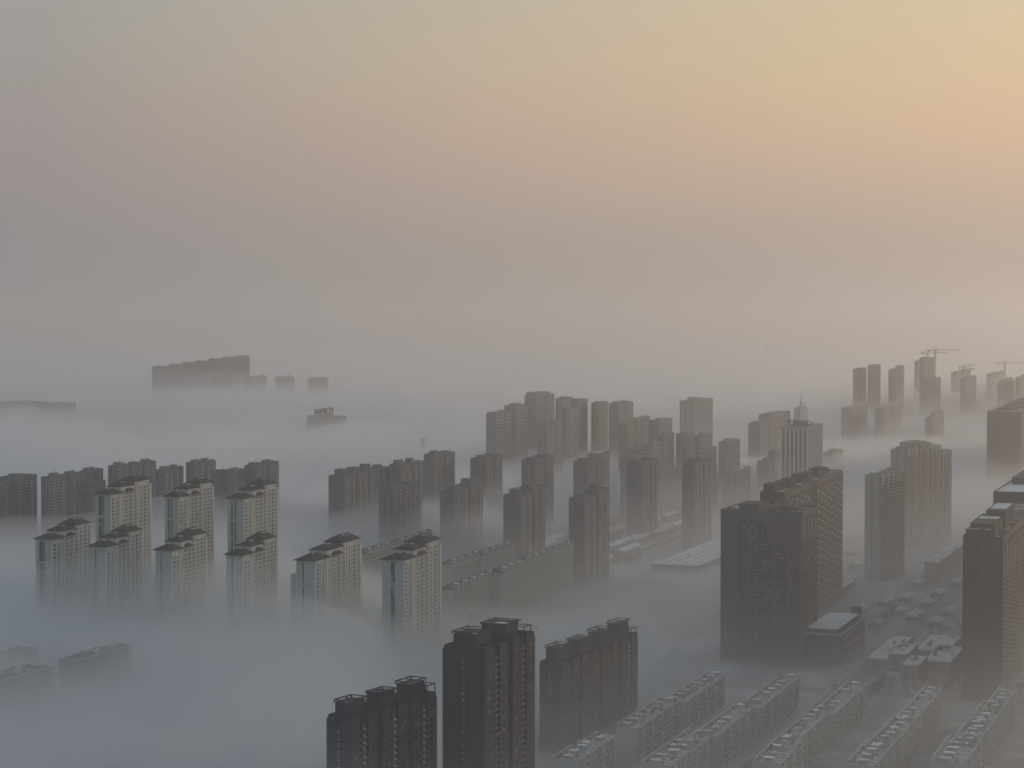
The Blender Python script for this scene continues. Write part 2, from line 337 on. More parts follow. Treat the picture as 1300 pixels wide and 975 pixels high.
# ------------------------------------------------------------------ dark foreground towers
def dark_tower(pl4, yc, h, ang, label, group, units, fl=2.9, wall=DARK, face=BROWN, steps=None, kc=1.0):
    pl = plan(*pl4, yc, h, ang); x, y, L, W, rz = pl; r = root_at('dark_apartment_tower', label, 'tower block', group, pl)
    X0, Y0, Y1 = -L/2, -W/2, W/2; ul = L/units; steps = steps or [0]*units
    b = MB()
    b.box(X0, Y0+2.2, 0, X0+L, Y1-2.0, h-1.2)
    b.box(X0-.6, Y0+.4, 0, X0+1.2, -W*.08, h); b.box(X0-.6, W*.1, 0, X0+1.2, Y1-.2, h)
    b.build('wall', wall, r)
    lst = []; fr = MB(); par = MB()
    for k in range(units):
        ux = X0+k*ul; hk = h+steps[k]
        q = MB(); q.box(ux+ul*.04, Y0, 0, ux+ul*.30, Y1, hk); q.box(ux+ul*.62, Y0+.7, 0, ux+ul*.90, Y1, hk-1); q.build('projecting_wall', face, r)
        q = MB(); q.box(ux+ul*.42, Y0+1.2, 0, ux+ul*.48, Y0+2.2, hk-2); q.box(ux+ul*.95, Y0+1.4, 0, ux+ul*.99, Y0+2.2, hk-2); q.build('drain_shaft', face, r)
        q = MB()
        for f_ in range(2, int((hk-3)/fl)): q.box(ux+ul*.305, Y0+1.15, f_*fl-.3, ux+ul*.415, Y0+2.2, f_*fl+.75); q.box(ux+ul*.485, Y0+1.15, f_*fl-.3, ux+ul*.615, Y0+2.2, f_*fl+.75)
        q.build('balcony_ledges', plain('grey_balcony', (.13, .128, .125)), r)
        parapet_mb(par, ux+ul*.04, Y0, ux+ul*.30, Y1, hk, 1.3); parapet_mb(par, ux+ul*.62, Y0+.7, ux+ul*.90, Y1, hk-1, 1.5)
        q = MB(); q.box(ux+ul*.14, -W*.22, hk-1, ux+ul*.66, W*.34, hk+6.3*kc); q.box(ux+ul*.66, -W*.1, hk-1, ux+ul*.84, W*.25, hk+3.6*kc); q.build('penthouse', wall, r)
        f = MB(); frame_mb(f, ux+ul*.13, -W*.26, ux+ul*.67, W*.36, hk+6.0*kc, hk+(7.1, 6.7, 7.4)[k % 3]*kc, .25, 1); frame_mb(f, ux+ul*.68, -W*.36, ux+ul*.93, W*.05, hk, hk+(4.0, 3.2)[k % 2], .2, 0); f.build('roof_frame', wall, r)
        sn = MB(); sn.box(ux+ul*.16, -W*.2, hk+6.3*kc, ux+ul*.6, W*.3, hk+6.3*kc+.12); sn.build('snow_patch', ROOFD, r)
        sn = MB(); sn.box(ux+ul*.06, Y0+.5, hk+.02, ux+ul*.28, Y0+W*.24, hk+.16); sn.build('snow_patch', SNOW, r)
        nf = int((hk-4)/fl)
        for f_ in range(nf):
            z = hk-4-(f_+1)*fl+1
            if z < 1: break
            lst.append(('ac', 'L', ux+ul*.36, z, 1.3, 1.4, Y0+2.2)); lst.append(('ac', 'L', ux+ul*.55, z, 1.3, 1.4, Y0+2.2))
            lst.append(('bare', 'L', ux+ul*.17, z, min(2.6, ul*.15), 1.6, Y0)); lst.append(('bare', 'L', ux+ul*.76, z, min(2.6, ul*.16), 1.6, Y0+.7))
    for f_ in range(int(h/fl)-1): lst.append(('plain', 'E', W*.01, h-4-(f_+1)*fl+1, 1.2, 1.3, X0))
    par.build('parapet', wall, r)
    windows(r, lst, 100)
    return r
GD = 'dark foreground towers with framed rooftops'
dark_tower((415, 445, 558.5), 914, 77, 28, 'dark stepped tower at the bottom edge, lowest of the three', GD, 3)
dark_tower((562, 615, 683), 826, 96, 23, 'tall dark tower in the foreground with columns of pale air conditioners', GD, 2)
dark_tower((685, 712, 812.5), 844, 50, 24, 'long dark tower with four open roof frames beside the low snowy blocks', GD, 4, steps=[0, 0, 0, 1], kc=1.35, face=plain('dark_brown_render', (.068, .070, .073)))

# ------------------------------------------------------------------ the dark pair on the right and its podium
def grid_tower(pl4, yc, h, ang, label, wall, face, pent, ncol, ends, fl=2.95, recess=None, side='ac', group=None, endcols=0):
    pl = plan(*pl4, yc, h, ang); x, y, L, W, rz = pl; r = root_at('dark_slab_tower', label, 'tower block', group, pl)
    X0, X1, Y0, Y1 = -L/2, L/2, -W/2, W/2
    b = MB(); b.box(X0, Y0+.5, 0, X1, Y1, h); b.build('wall', wall, r)
    cw = L/ncol; f = MB()
    for k in range(ncol+1):
        xx = X0+k*cw
        if recess and abs(xx/L+.5-recess) < .055: continue
        f.box(max(X0, xx-cw*.22), Y0-.1, 0, min(X1, xx+cw*.22), Y0+.5, h-.02)
    if recess:
        rx = X0+L*recess
        f.box(X0, Y0-.12, h-3.4, rx-L*.06, Y0+.5, h+.9); f.box(rx+L*.06, Y0-.12, h-3.4, X1, Y0+.5, h+.9)
    else: f.box(X0, Y0-.12, h-3.2, X1, Y0+.5, h+.9)
    f.build('facade_pier', face, r)
    parapet_mb(p_ := MB(), X0, Y0+.55, X1, Y1, h, 1.3); p_.build('parapet', wall, r)
    q = MB(); q.box(X0+.4, Y0+1, h, X1-.4, Y1-.4, h+.25); q.build('roof', ROOFD, r)
    for x0, x1, y0, y1, z in pent:
        q = MB(); q.box(X0+L*x0, Y0+W*y0, h+.2, X0+L*x1, Y0+W*y1, h+z); q.box(X0+L*x0-.4, Y0+W*y0-.4, h+z, X0+L*x1+.4, Y0+W*y1+.4, h+z+.4); q.build('penthouse', wall, r)
    lst = []
    for k in range(ncol):
        xx = X0+(k+.5)*cw
        if recess and abs(xx/L+.5-recess) < .06: continue
        for j in range(int((h-6)/fl)):
            lst.append((side if (k+j) % 2 or side == 'plain' else 'plain', 'L', xx, h-6-(j+1)*fl+1, cw*.42, 1.5, Y0+.5))
    for k in range(ends):
        v = Y0+W*(.06+.88*(k+.5)/ends)
        if endcols and k % endcols == endcols-1: continue
        for j in range(int((h-6)/fl)): lst.append(('bare' if random.random() < .86 else 'plain', 'E', v, h-6-(j+1)*fl+1, W*.88/ends*.58, 1.7, X0))
    if ends > 8:
        q = MB()
        for k in range(0, ends+1, 3): v = Y0+W*(.06+.88*k/ends); q.box(X0-.55, v-.45, 0, X0, v+.45, h-3)
        for z in (h-3, h*.5, h*.25): q.box(X0-.5, Y0+.6, z, X0-.02, Y1-.1, z+.9)
        q.build('facade_rib', wall, r)
    random.shuffle(lst)
    windows(r, lst, 100)
    return r, pl, (X0, X1, Y0, Y1)
L1, pl1, (a0, a1, b0, b1) = grid_tower((915, 1018, 1038), 652, 109, 20, 'broad dark blue grey tower with its wide windowed side towards the camera', plain('slate_render', (.066, .082, .100)),
    plain('rose_stone', (.165, .132, .120)), [(.1, .6, .55, .8, 4.8), (.3, .7, .12, .3, 3.4), (.2, .7, .35, .45, 2.6)], 5, 17, side='plain', endcols=6)
q = MB(); q.box(a0-1.8, b1-14, 0, a0, b1-1, 104.5); q.box(a0-.9, b0+.6, 105.2, a0, b1-15, 109.6); q.build('projecting_wall', plain('slate_render', (.066, .082, .100)), L1)
q = MB(); frame_mb(q, a0+2, b0+6, a1-3, b0+26, 109.3, 112.6, .3, 3); q.build('roof_frame', STEEL, L1)
L2, pl2, (a0, a1, b0, b1) = grid_tower((965, 996, 1070), 627, 113, 19, 'dark slab tower with rose piers, a central recess and a row of roof boxes', DARK,
    plain('rose_stone', (.165, .132, .120)), [(.03, .12, .5, .95, 6), (.14, .22, .5, .92, 5.5), (.25, .36, .45, .85, 6.2), (.44, .53, .5, .9, 6.4), (.56, .66, .5, .85, 5.8), (.7, .82, .4, .8, 6.8), (.86, .94, .5, .8, 4)],
    17, 5, recess=.47, side='ac')
def podium():
    pl = plan(1019.5, 1068, 1098, 800, 26, 20); x, y, L, W, rz = pl; r = root_at('podium_building', 'dark podium block with a white snow covered roof beside the tower', 'building', None, pl)
    X0, X1, Y0, Y1 = -L/2, L/2, -W/2, W/2
    MB().box(X0, Y0, 0, X1, Y1, 22).build('wall', plain('dark_stone', (.09, .09, .095)), r)
    parapet_mb(p := MB(), X0, Y0, X1, Y1, 22, 1.2, .5); p.build('parapet', PALE, r)
    MB().box(X0+3, Y0+4, 22, X1-3, Y1-2, 25.7).build('upper_storey', plain('dark_stone', (.09, .09, .095)), r)
    MB().box(X0+2.2, Y0+3, 25.7, X1-7, Y1-2, 26.2).build('roof', ROOFW, r)
    MB().box(X1-6.5, Y0+2, 25.7, X1-1, Y0+9, 31).build('stair_tower', DARK, r)
    f = MB()
    for k in range(3): f.bar((X0+L*.12, Y0-.3, 4+k*7.6), (X0+L*.82, Y0-.3, 4+k*7.6), .45)
    f.build('facade_band', PALE, r)
    lst = [('bare', 'E', Y0+W*(k+.5)/12, z, W/12*.6, 2.2, X0) for k in range(12) for z in (3, 8, 13, 18)] + [('bare', 'L', X0+L*(k+.5)/12, z, L/12*.6, 2.2, Y0) for k in range(12) for z in (6.2, 14, 18)]
    windows(r, lst, 96)
podium()
K3, pl3, (a0, a1, b0, b1) = grid_tower((1222.5, 1274, 1318), 684, 105, 19, 'dark tower at right edge with blank end wall and rosy windowed side', plain('olive_grey_render', (.075, .078, .072)),
    plain('rose_stone', (.165, .132, .120)), [(.0, .15, .30, .93, 4.6), (.03, .3, .25, .85, 8.2), (.24, .5, .2, .7, 11.5)], 14, 0, side='plain')
for x0, x1, y0, y1, z in ((.02, .13, .34, .88, 4.95), (.16, .22, .3, .8, 8.55), (.31, .47, .25, .66, 11.85)):
    q = MB(); q.box(a0+(a1-a0)*x0, b0+(b1-b0)*y0, 105+z, a0+(a1-a0)*x1, b0+(b1-b0)*y1, 105+z+.25); q.build('snow_patch', snowy('patchy_snow', (.16, .16, .155), .75, .25), K3)

# strokes of written signs, drawn in a unit square
GLY = {'men': [(0, 0, 0, .9), (0, .95, .95, .95), (.95, .95, .95, 0), (.25, .7, .45, .5), (.45, .75, .45, .2)],
       'yu': [(0, .9, .95, .9), (.1, .55, .9, .55), (0, .1, 1, .1), (.5, .9, .5, .1), (.25, .35, .75, .35)],
       'lin': [(0, .7, .45, .7), (.22, 1, .22, 0), (.22, .65, 0, .25), (.5, .7, 1, .7), (.75, 1, .75, 0), (.75, .65, 1, .2), (.75, .65, .5, .3)],
       'gong': [(.35, .95, .05, .5), (.65, .95, 1, .5), (.45, .5, .2, .1), (.2, .1, .85, .1), (.7, .35, .9, 0), (.0, .3, 1, .3)],
       'zhong': [(.5, 1, .25, .55), (.5, 1, .8, .55), (.25, .5, .05, 0), (.25, .3, .42, 0), (.72, .5, .55, 0), (.72, .3, .95, 0)],
       'bei': [(.15, .95, .85, .95), (.15, .95, .15, .3), (.85, .95, .85, .3), (.5, .75, .5, .4), (.45, .3, .1, 0), (.55, .3, .95, 0)],
       'I': [(.5, 1, .5, 0)], 'A': [(0, 0, .5, 1), (.5, 1, 1, 0), (.25, .4, .75, .4)], 'M': [(0, 0, 0, 1), (0, 1, .5, .5), (.5, .5, 1, 1), (1, 1, 1, 0)], 'E': [(0, 0, 0, 1), (0, 1, 1, 1), (0, .5, .8, .5), (0, 0, 1, 0)],
       'T': [(0, 1, 1, 1), (.5, 1, .5, 0)], 'L': [(0, 1, 0, 0), (0, 0, 1, 0)]}
def glyph(root, key, face, u, z, size, off, r, mat, name='sign_character'):
    b = MB()
    for x0, z0, x1, z1 in GLY[key]:
        if face == 'L': b.bar((u+(x0-.5)*size, off, z+z0*size), (u+(x1-.5)*size, off, z+z1*size), r)
        else: b.bar((off, u-(x0-.5)*size, z+z0*size), (off, u-(x1-.5)*size, z+z1*size), r)
    return b.build(name, mat, root)
SIGNP = plain('weathered_pale_lettering', (.16, .165, .16))
for z, key in ((98, 'bei'), (81, 'zhong'), (74, 'lin'), (64, 'zhong'), (52, 'bei')): glyph(K3, key, 'E', (b1+b0)/2-.02*(b1-b0), z, 4.4, a0-.3, .22, SIGNP)

# ------------------------------------------------------------------ middle distance towers
def tower(pl4, yc, h, ang, label, group, mat, units=2, trim=None, pent=4.5, steps=None, roof=ROOFD, name='apartment_tower', balc=2, crown=None, lead=False, attic=None):
    pl = plan(*pl4, yc, h, ang); x, y, L, W, rz = pl; r = root_at(name, label, 'tower block', group, pl)
    X0, X1, Y0, Y1 = -L/2, L/2, -W/2, W/2; ul = L/units; trim = trim or mat
    rs = random.Random(lab if False else label); steps = steps or [rs.uniform(-1.2, 1.2) for _ in range(units)]
    b = MB()
    for k in range(units):
        ux = X0+k*ul; hk = h+steps[k]; n = .10*ul if k else 0
        b.box(ux+n, Y0, 0, ux+ul, Y1, hk)
        if n: b.box(ux, Y0+1.6, 0, ux+n, Y1-1.6, hk-2)
    b.build('wall', mat, r)
    pa = MB(); rf = MB()
    for k in range(units):
        ux = X0+k*ul; hk = h+steps[k]; n = .10*ul if k else 0
        parapet_mb(pa, ux+n, Y0, ux+ul, Y1, hk, 1.2, .4); rf.box(ux+n+.42, Y0+.42, hk, ux+ul-.42, Y1-.42, hk+.2)
        if pent:
            q = MB(); p0 = rs.uniform(.18, .4); p1 = p0+rs.uniform(.25, .45); pz = pent*rs.uniform(.75, 1.25)
            q.box(ux+ul*p0, -W*.15, hk+.1, ux+ul*p1, W*.35, hk+pz); q.box(ux+ul*p0-.5, -W*.18, hk+pz, ux+ul*p1+.5, W*.38, hk+pz+.35); q.build('penthouse', trim, r)
            q = MB(); q.box(ux+ul*.8, -W*.3, hk+.1, ux+ul*.8+2, -W*.3+2, hk+2.2); q.bar((ux+ul*.5, 0, hk), (ux+ul*.5, 0, hk+pz+rs.uniform(2, 5)), .12); q.build('roof_equipment', trim, r)
        if balc:
            for j in range(balc):
                cx = ux+n+(ul-n)*(j+.5)/balc; bw = min(2.6, (ul-n)/balc*.4); q = MB()
                for f in range(int((hk-3)/3)):
                    q.box(cx-bw/2, Y0-.7, f*3+2.0, cx+bw/2, Y0, f*3+3.1, 0)
                    q.box(cx-bw/2+.15, Y0-.35, f*3+3.1, cx+bw/2-.15, Y0, f*3+5.0, 1)
                q.build('balcony_column', [LEDGE if mat is SL else trim, DGLASS], r)
    pa.build('parapet', trim, r); rf.build('roof', roof, r)
    if crown:
        q = MB()
        for cx in crown: q.box(X0+L*cx-.7, Y0-.5, h-7, X0+L*cx+.7, Y0-.02, h+3)
        q.build('facade_fin', WHITEAC, r)
    if attic:
        u0, u1, hh = attic; q = MB(); q.box(X0+L*u0, Y0+1, h+.3, X0+L*u1, Y1-1, h+hh); q.build('attic_storey', mat, r)
    if W > 12:
        q = MB(); q.box(X0-1.0, Y0+W*.12, 0, X0, Y0+W*.45, h-1.5); q.box(X0-1.0, Y0+W*.60, 0, X0, Y0+W*.9, h-1.5); q.build('end_bay', trim, r)
    return r
SL = facade('slate_facade', (.10, .125, .145), glass=(.02, .023, .027), ww=.55, wh=.52); SLT = plain('slate_trim', (.10, .12, .14))
LEDGE = plain('pale_balcony_edge', (.38, .38, .37))
SM = facade('mid_grey_facade', (.13, .13, .13)); SMT = plain('mid_grey_trim', (.19, .19, .18))
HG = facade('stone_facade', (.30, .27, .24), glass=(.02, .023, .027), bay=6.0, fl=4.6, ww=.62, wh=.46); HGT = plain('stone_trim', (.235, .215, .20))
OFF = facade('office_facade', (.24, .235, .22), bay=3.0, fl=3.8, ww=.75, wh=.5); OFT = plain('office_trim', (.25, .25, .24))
RES = facade('residential_facade', (.30, .29, .27), glass=(.03, .03, .03), bay=3.3, fl=3.0, ww=.55); REST = plain('residential_trim', (.30, .30, .28))
# dark slabs behind the cream towers
GB = 'slate coloured slab blocks behind the cream towers'
tower((-75, -55, 47), 618, 96, 17, 'long slate slab cut off by the left edge of the view', GB, SL, 3, SLT, 3.4)
tower((52, 62, 131), 607, 98, 17, 'long slate slab with stepped top just right of the leftmost one', GB, SL, 3, SLT, 3.4, steps=[0, 0, 1])
tower((54, 74, 101), 618, 88, 17, 'short slate block with two snowy roof strips before the long slab', GB, SL, 2, SLT, 0, roof=ROOFW)
tower((103, 112, 134), 612, 90, 17, 'narrow slate block beside the tallest cream tower', GB, SL, 1, SLT, 0)
tower((137, 147, 198), 594, 101, 17, 'high slate slab rising behind the tallest cream tower', GB, SL, 3, SLT, 3.4)
tower((196, 208, 233), 598, 97, 17, 'lower slate block between the two high slabs', GB, SL, 2, SLT, 3)
tower((236, 246, 274), 589, 101, 17, 'square topped slate block behind the middle tall cream tower', GB, SL, 2, SLT, 3.4)
tower((268, 278, 296), 602, 95, 17, 'low shoulder of slate housing left of the right hand rear tower', GB, SL, 1, SLT, 2)
tower((284, 293, 313), 599, 97, 17, 'narrow slate block peeping out behind the right hand rear tower', GB, SL, 1, SLT, 3)
tower((310, 324, 354), 592, 100, 17, 'slate block at right end of the rear row above the rightmost tall tower', GB, SL, 2, SLT, 3)
# the middle row
GM = 'grey blue towers in the middle of the view'
tower((417, 436, 497), 605, 95, 16, 'long grey blue tower with four roof boxes at left of the middle row', GM, SL, 4, SLT, 5)
tower((494, 508, 538), 592, 97, 16, 'grey blue tower rising behind the shorter one in the middle row', GM, SL, 2, SLT, 4)
tower((538, 550, 577.5), 579, 100, 16, 'grey blue tower with flat top closing the left cluster', GM, SL, 2, SLT, 3)
tower((481, 499, 535), 620, 90, 18, 'shorter grey blue tower with a projecting cornice before the left cluster', GM, SL, 3, SLT, 2.4)
for p, yc, lab in [((597, 616, 638), 582, 'grey blue tower behind and between the first two front towers'), ((662, 679, 703), 584, 'grey blue tower just below the shortest of the tall stone towers'),
                   ((728, 745, 769), 588, 'grey blue tower with a snowy roof strip behind it'), ((796, 815, 835), 588, 'grey blue tower under the broad canopy roof'), ((866, 882, 903.5), 589, 'lone grey blue tower right of the gap, flat topped')]:
    tower(p, yc, 93, 18, lab, GM, SL, 2, SLT, 3)
for p, yc, lab in [((558.5, 577, 613), 626, 'left one of the three front grey blue towers with stepped top'), ((639, 659, 692), 630, 'middle one of the three front grey blue towers with stepped top'), ((722, 741, 773.5), 634, 'right one of the three front grey blue towers with stepped top')]:
    tower(p, yc, 84, 18, lab, GM, SL, 2, SLT, 4.5, steps=[0, 3.5])
tower((746, 757, 774), 577, 84, 18, 'pale block with a sloping snowy roof behind a grey blue tower', None, SM, 1, SMT, 0, roof=ROOFW)
tower((788, 806, 826), 582, 86, 18, 'pale block with broad flat canopy roof between tower groups', None, SM, 1, SMT, 3)
# tall stone coloured towers
GS = 'tall stone coloured towers at the centre'
SF = {'at': [(666, 681, 703)]}
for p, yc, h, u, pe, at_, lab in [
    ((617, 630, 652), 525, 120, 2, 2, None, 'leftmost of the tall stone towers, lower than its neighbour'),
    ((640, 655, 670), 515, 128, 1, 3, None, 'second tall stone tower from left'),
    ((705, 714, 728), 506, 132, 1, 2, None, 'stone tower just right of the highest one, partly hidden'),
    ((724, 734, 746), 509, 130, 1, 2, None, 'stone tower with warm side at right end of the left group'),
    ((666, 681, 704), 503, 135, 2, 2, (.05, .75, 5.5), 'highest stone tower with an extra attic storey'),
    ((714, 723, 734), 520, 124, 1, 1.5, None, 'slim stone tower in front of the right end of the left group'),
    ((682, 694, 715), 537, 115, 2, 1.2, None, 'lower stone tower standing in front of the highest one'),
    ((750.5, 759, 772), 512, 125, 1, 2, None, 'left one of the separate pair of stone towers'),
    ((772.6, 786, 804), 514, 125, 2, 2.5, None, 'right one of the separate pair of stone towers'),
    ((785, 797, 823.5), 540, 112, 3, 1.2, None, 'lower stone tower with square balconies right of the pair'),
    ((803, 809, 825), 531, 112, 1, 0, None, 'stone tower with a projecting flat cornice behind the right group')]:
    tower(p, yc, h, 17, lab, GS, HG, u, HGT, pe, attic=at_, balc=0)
# offices and towers of the hazy centre right
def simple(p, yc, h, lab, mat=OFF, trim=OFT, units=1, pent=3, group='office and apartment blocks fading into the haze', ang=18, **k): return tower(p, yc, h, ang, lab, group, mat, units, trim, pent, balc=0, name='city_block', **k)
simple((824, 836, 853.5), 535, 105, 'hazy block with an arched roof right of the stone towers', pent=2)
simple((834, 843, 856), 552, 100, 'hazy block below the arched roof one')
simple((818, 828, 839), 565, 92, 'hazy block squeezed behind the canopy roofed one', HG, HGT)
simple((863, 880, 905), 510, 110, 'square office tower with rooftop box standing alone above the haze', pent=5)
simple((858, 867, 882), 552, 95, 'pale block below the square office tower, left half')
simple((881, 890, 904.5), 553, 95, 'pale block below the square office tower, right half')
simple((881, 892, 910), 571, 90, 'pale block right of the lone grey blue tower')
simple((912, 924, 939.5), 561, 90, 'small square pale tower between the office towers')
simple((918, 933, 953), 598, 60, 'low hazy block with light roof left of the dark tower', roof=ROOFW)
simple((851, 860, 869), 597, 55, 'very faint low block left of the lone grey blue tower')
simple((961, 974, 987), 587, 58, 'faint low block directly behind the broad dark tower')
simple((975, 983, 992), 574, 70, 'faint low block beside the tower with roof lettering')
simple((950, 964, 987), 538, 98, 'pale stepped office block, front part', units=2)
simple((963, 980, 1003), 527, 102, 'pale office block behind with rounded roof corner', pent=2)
sp_ = simple((1008, 1016, 1026), 520, 105, 'hazy tower topped by a thin spire', plain('haze_pale_render', (.46, .44, .41)), plain('haze_pale_render', (.46, .44, .41)), pent=4)  # pale wall colour paints in the haze of distance
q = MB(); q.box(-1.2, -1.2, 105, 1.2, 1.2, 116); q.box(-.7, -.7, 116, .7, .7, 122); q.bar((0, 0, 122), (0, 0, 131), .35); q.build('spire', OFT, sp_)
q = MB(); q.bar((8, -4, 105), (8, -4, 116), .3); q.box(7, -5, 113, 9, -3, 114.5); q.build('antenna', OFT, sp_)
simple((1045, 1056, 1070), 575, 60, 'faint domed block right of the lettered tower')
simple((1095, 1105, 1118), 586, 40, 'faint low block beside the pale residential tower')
# tower with roof lettering
def lettered():
    pl = plan(991, 1026, 1044.5, 544, 108, 18); x, y, L, W, rz = pl; r = root_at('office_tower', 'office tower with white fins and large roof lettering', 'office tower', None, pl)
    X0, X1, Y0, Y1 = -L/2, L/2, -W/2, W/2
    MB().box(X0, Y0, 0, X1, Y1, 108).build('wall', OFF, r)
    MB().box(X0-.3, Y0+W*.04, 5, X0, Y1-W*.04, 104).build('curtain_wall', plain('green_grey_glass', (.05, .065, .065), .4), r)
    for k in range(7):
        yy = Y0+W*(.03+.94*k/6); MB().box(X0-1.4, yy-.8, 0, X0-.3, yy+.8, 107).build('facade_fin', WHITEAC, r)
    parapet_mb(p := MB(), X0-1.5, Y0, X1, Y1, 107.5, 2); p.build('parapet', OFT, r)
    MB().box(X0+L*.2, Y0+W*.25, 108, X0+L*.7, Y0+W*.8, 111).build('penthouse', OFT, r)
    f = MB()
    for k in range(12): yy = Y0+W*(.02+k*.06); f.bar((X0+1, yy, 109), (X0+1, yy, 119), .16); f.bar((X0+1, yy, 117), (X0+5, yy, 109), .14)
    f.bar((X0+1, Y0+1, 111.5), (X0+1, Y0+W*.68, 111.5), .16); f.build('sign_frame', STEEL, r)
    for k, key in enumerate(('men', 'yu', 'lin', 'gong')): glyph(r, key, 'E', Y0+W*(.62-.165*k), 111.8, 7.0, X0+.4, .62, plain('sign_lettering', (.012, .014, .014)))
    e = MB(); c = (Y0+W*.0, 114)
    import math as mm
    for k in range(10):
        t0, t1 = R(10+k*16), R(26+k*16)
        e.bar((X0+.6, c[0]-5*mm.cos(t0), c[1]+3.6*mm.sin(t0)), (X0+.6, c[0]-5*mm.cos(t1), c[1]+3.6*mm.sin(t1)), .55)
    e.box(X0+.2, c[0]-2, c[1]-1.4, X0+1, c[0]+2, c[1]+.2); e.bar((X0+.6, c[0]-4, c[1]-2), (X0+.6, c[0]+4, c[1]-2), .3)
    e.build('emblem', plain('sign_lettering', (.012, .014, .014)), r)
lettered()
# pale residential towers right of the dark pair
def res(p, yc, h, lab, units, steps, crown, attic=None):
    r = tower(p, yc, h, 32, lab, 'pale residential towers with white fins', RES, units, REST, 3, steps=steps, crown=crown, name='residential_tower', balc=2, attic=attic)
    pl = plan(*p, yc, h, 32); L, W = pl[2], pl[3]
    for k in range(units):
        ux = -L/2+k*L/units; q = MB(); q.box(ux+L/units*.40, -W/2-.35, 3, ux+L/units*.56, -W/2, h+steps[k]-6); q.build('brick_panel', REDB, r)
res((1098, 1119, 1149), 605, 100, 'pale residential tower with grey end wall, lower of the pair', 3, [0, 0, 2], (.06, .3, .5, .72))
res((1131, 1151, 1208.5), 572, 108, 'taller pale residential tower with brick red panels', 4, [0, 5, 0, -7], (.05, .2, .55, .63, .7), (.16, .42, 8))
# right edge
tower((1253, 1296, 1340), 524, 120, 20, 'tall dark tower at right edge behind, its stepped top against haze', None, facade('dark_facade', (.070, .074, .070), glass=(.02, .02, .02)), 3, DARK, 3, steps=[0, 2.5, 4.5], balc=0)
tower((1261, 1312, 1390), 627, 112, 20, 'dark olive tower half cut by the right edge above the rosy one', None, facade('dark_facade', (.070, .074, .070), glass=(.02, .02, .02)), 2, DARK, 5, steps=[0, 4], roof=ROOFW, balc=0)
# far right group
GF = 'distant towers at upper right'
FARM = facade('distant_facade', (.12, .12, .12), bay=4, fl=3.2); FART = plain('distant_trim', (.15, .15, .15))
for p, yc, h, lab, st, un in [((1083, 1090, 1100), 468.5, 151, 'leftmost distant tower of the upper right group', None, 1), ((1101.5, 1107, 1118), 465, 157, 'second distant tower, close beside the leftmost', None, 1),
    ((1128, 1133, 1148), 467, 153, 'third distant tower with a lower left shoulder', [-5, 1], 2), ((1161, 1165, 1174), 458, 160, 'rear distant tower peeping out left of the tallest', None, 1),
    ((1167.5, 1173, 1186), 456, 172, 'tallest distant tower below the two crane arms', [2, 0], 2), ((1183, 1187, 1194.5), 481, 130, 'short distant tower touching the tallest one', None, 1),
    ((1207.5, 1214, 1231), 473, 130, 'faint distant tower under the pair of small cranes', None, 2), ((1219, 1226, 1239.5), 480, 132, 'distant tower in front of the faint one', None, 1),
    ((1252.5, 1258, 1275), 476, 124, 'faint flat topped tower beside the tall crane mast', None, 1), ((1289, 1294, 1318), 480, 132, 'distant tower at the right edge below the crane', [0, 6], 2)]:
    tower(p, yc, h, 18, lab, GF, FARM, un, FART, 2, steps=st, balc=1, name='distant_tower')
pt = tower((1266, 1274, 1288), 488, 118, 18, 'distant tower with a pointed roof near the right edge', GF, FARM, 1, FART, 0, balc=1, name='distant_tower')
plp = plan(1266, 1274, 1288, 488, 118, 18); q = MB(); q.hip(-plp[2]/2+1, -plp[3]/2+1, plp[2]/2-1, plp[3]/2-1, 118.8, 8, ov=.3); q.bar((0, 0, 124), (0, 0, 134), .7); q.build('roof', FART, pt)
for p, yc, h, lab in [((1068, 1078, 1101.5), 519, 90, 'hazy mid rise block with snowy roof edge below the leftmost distant tower'), ((1111, 1121, 1144.5), 519, 90, 'hazy mid rise block with bright roof strip right of its twin')]:
    tower(p, yc, h, 17, lab, 'hazy mid rise blocks', OFF, 2, OFT, 2, roof=ROOFW, balc=0, name='city_block')
tk = simple((1174, 1184, 1199), 532, 78, 'hazy stepped block with a small mast on its roof')
plk = plan(1174, 1184, 1199, 532, 78, 18); q = MB(); q.box(-plk[2]*.2, -plk[3]*.4, 78, plk[2]*.45, plk[3]*.2, 88); q.build('upper_storey', OFF, tk)
q = MB(); q.bar((8, -6, 88), (8, -6, 101), .8); q.build('antenna', OFT, tk)
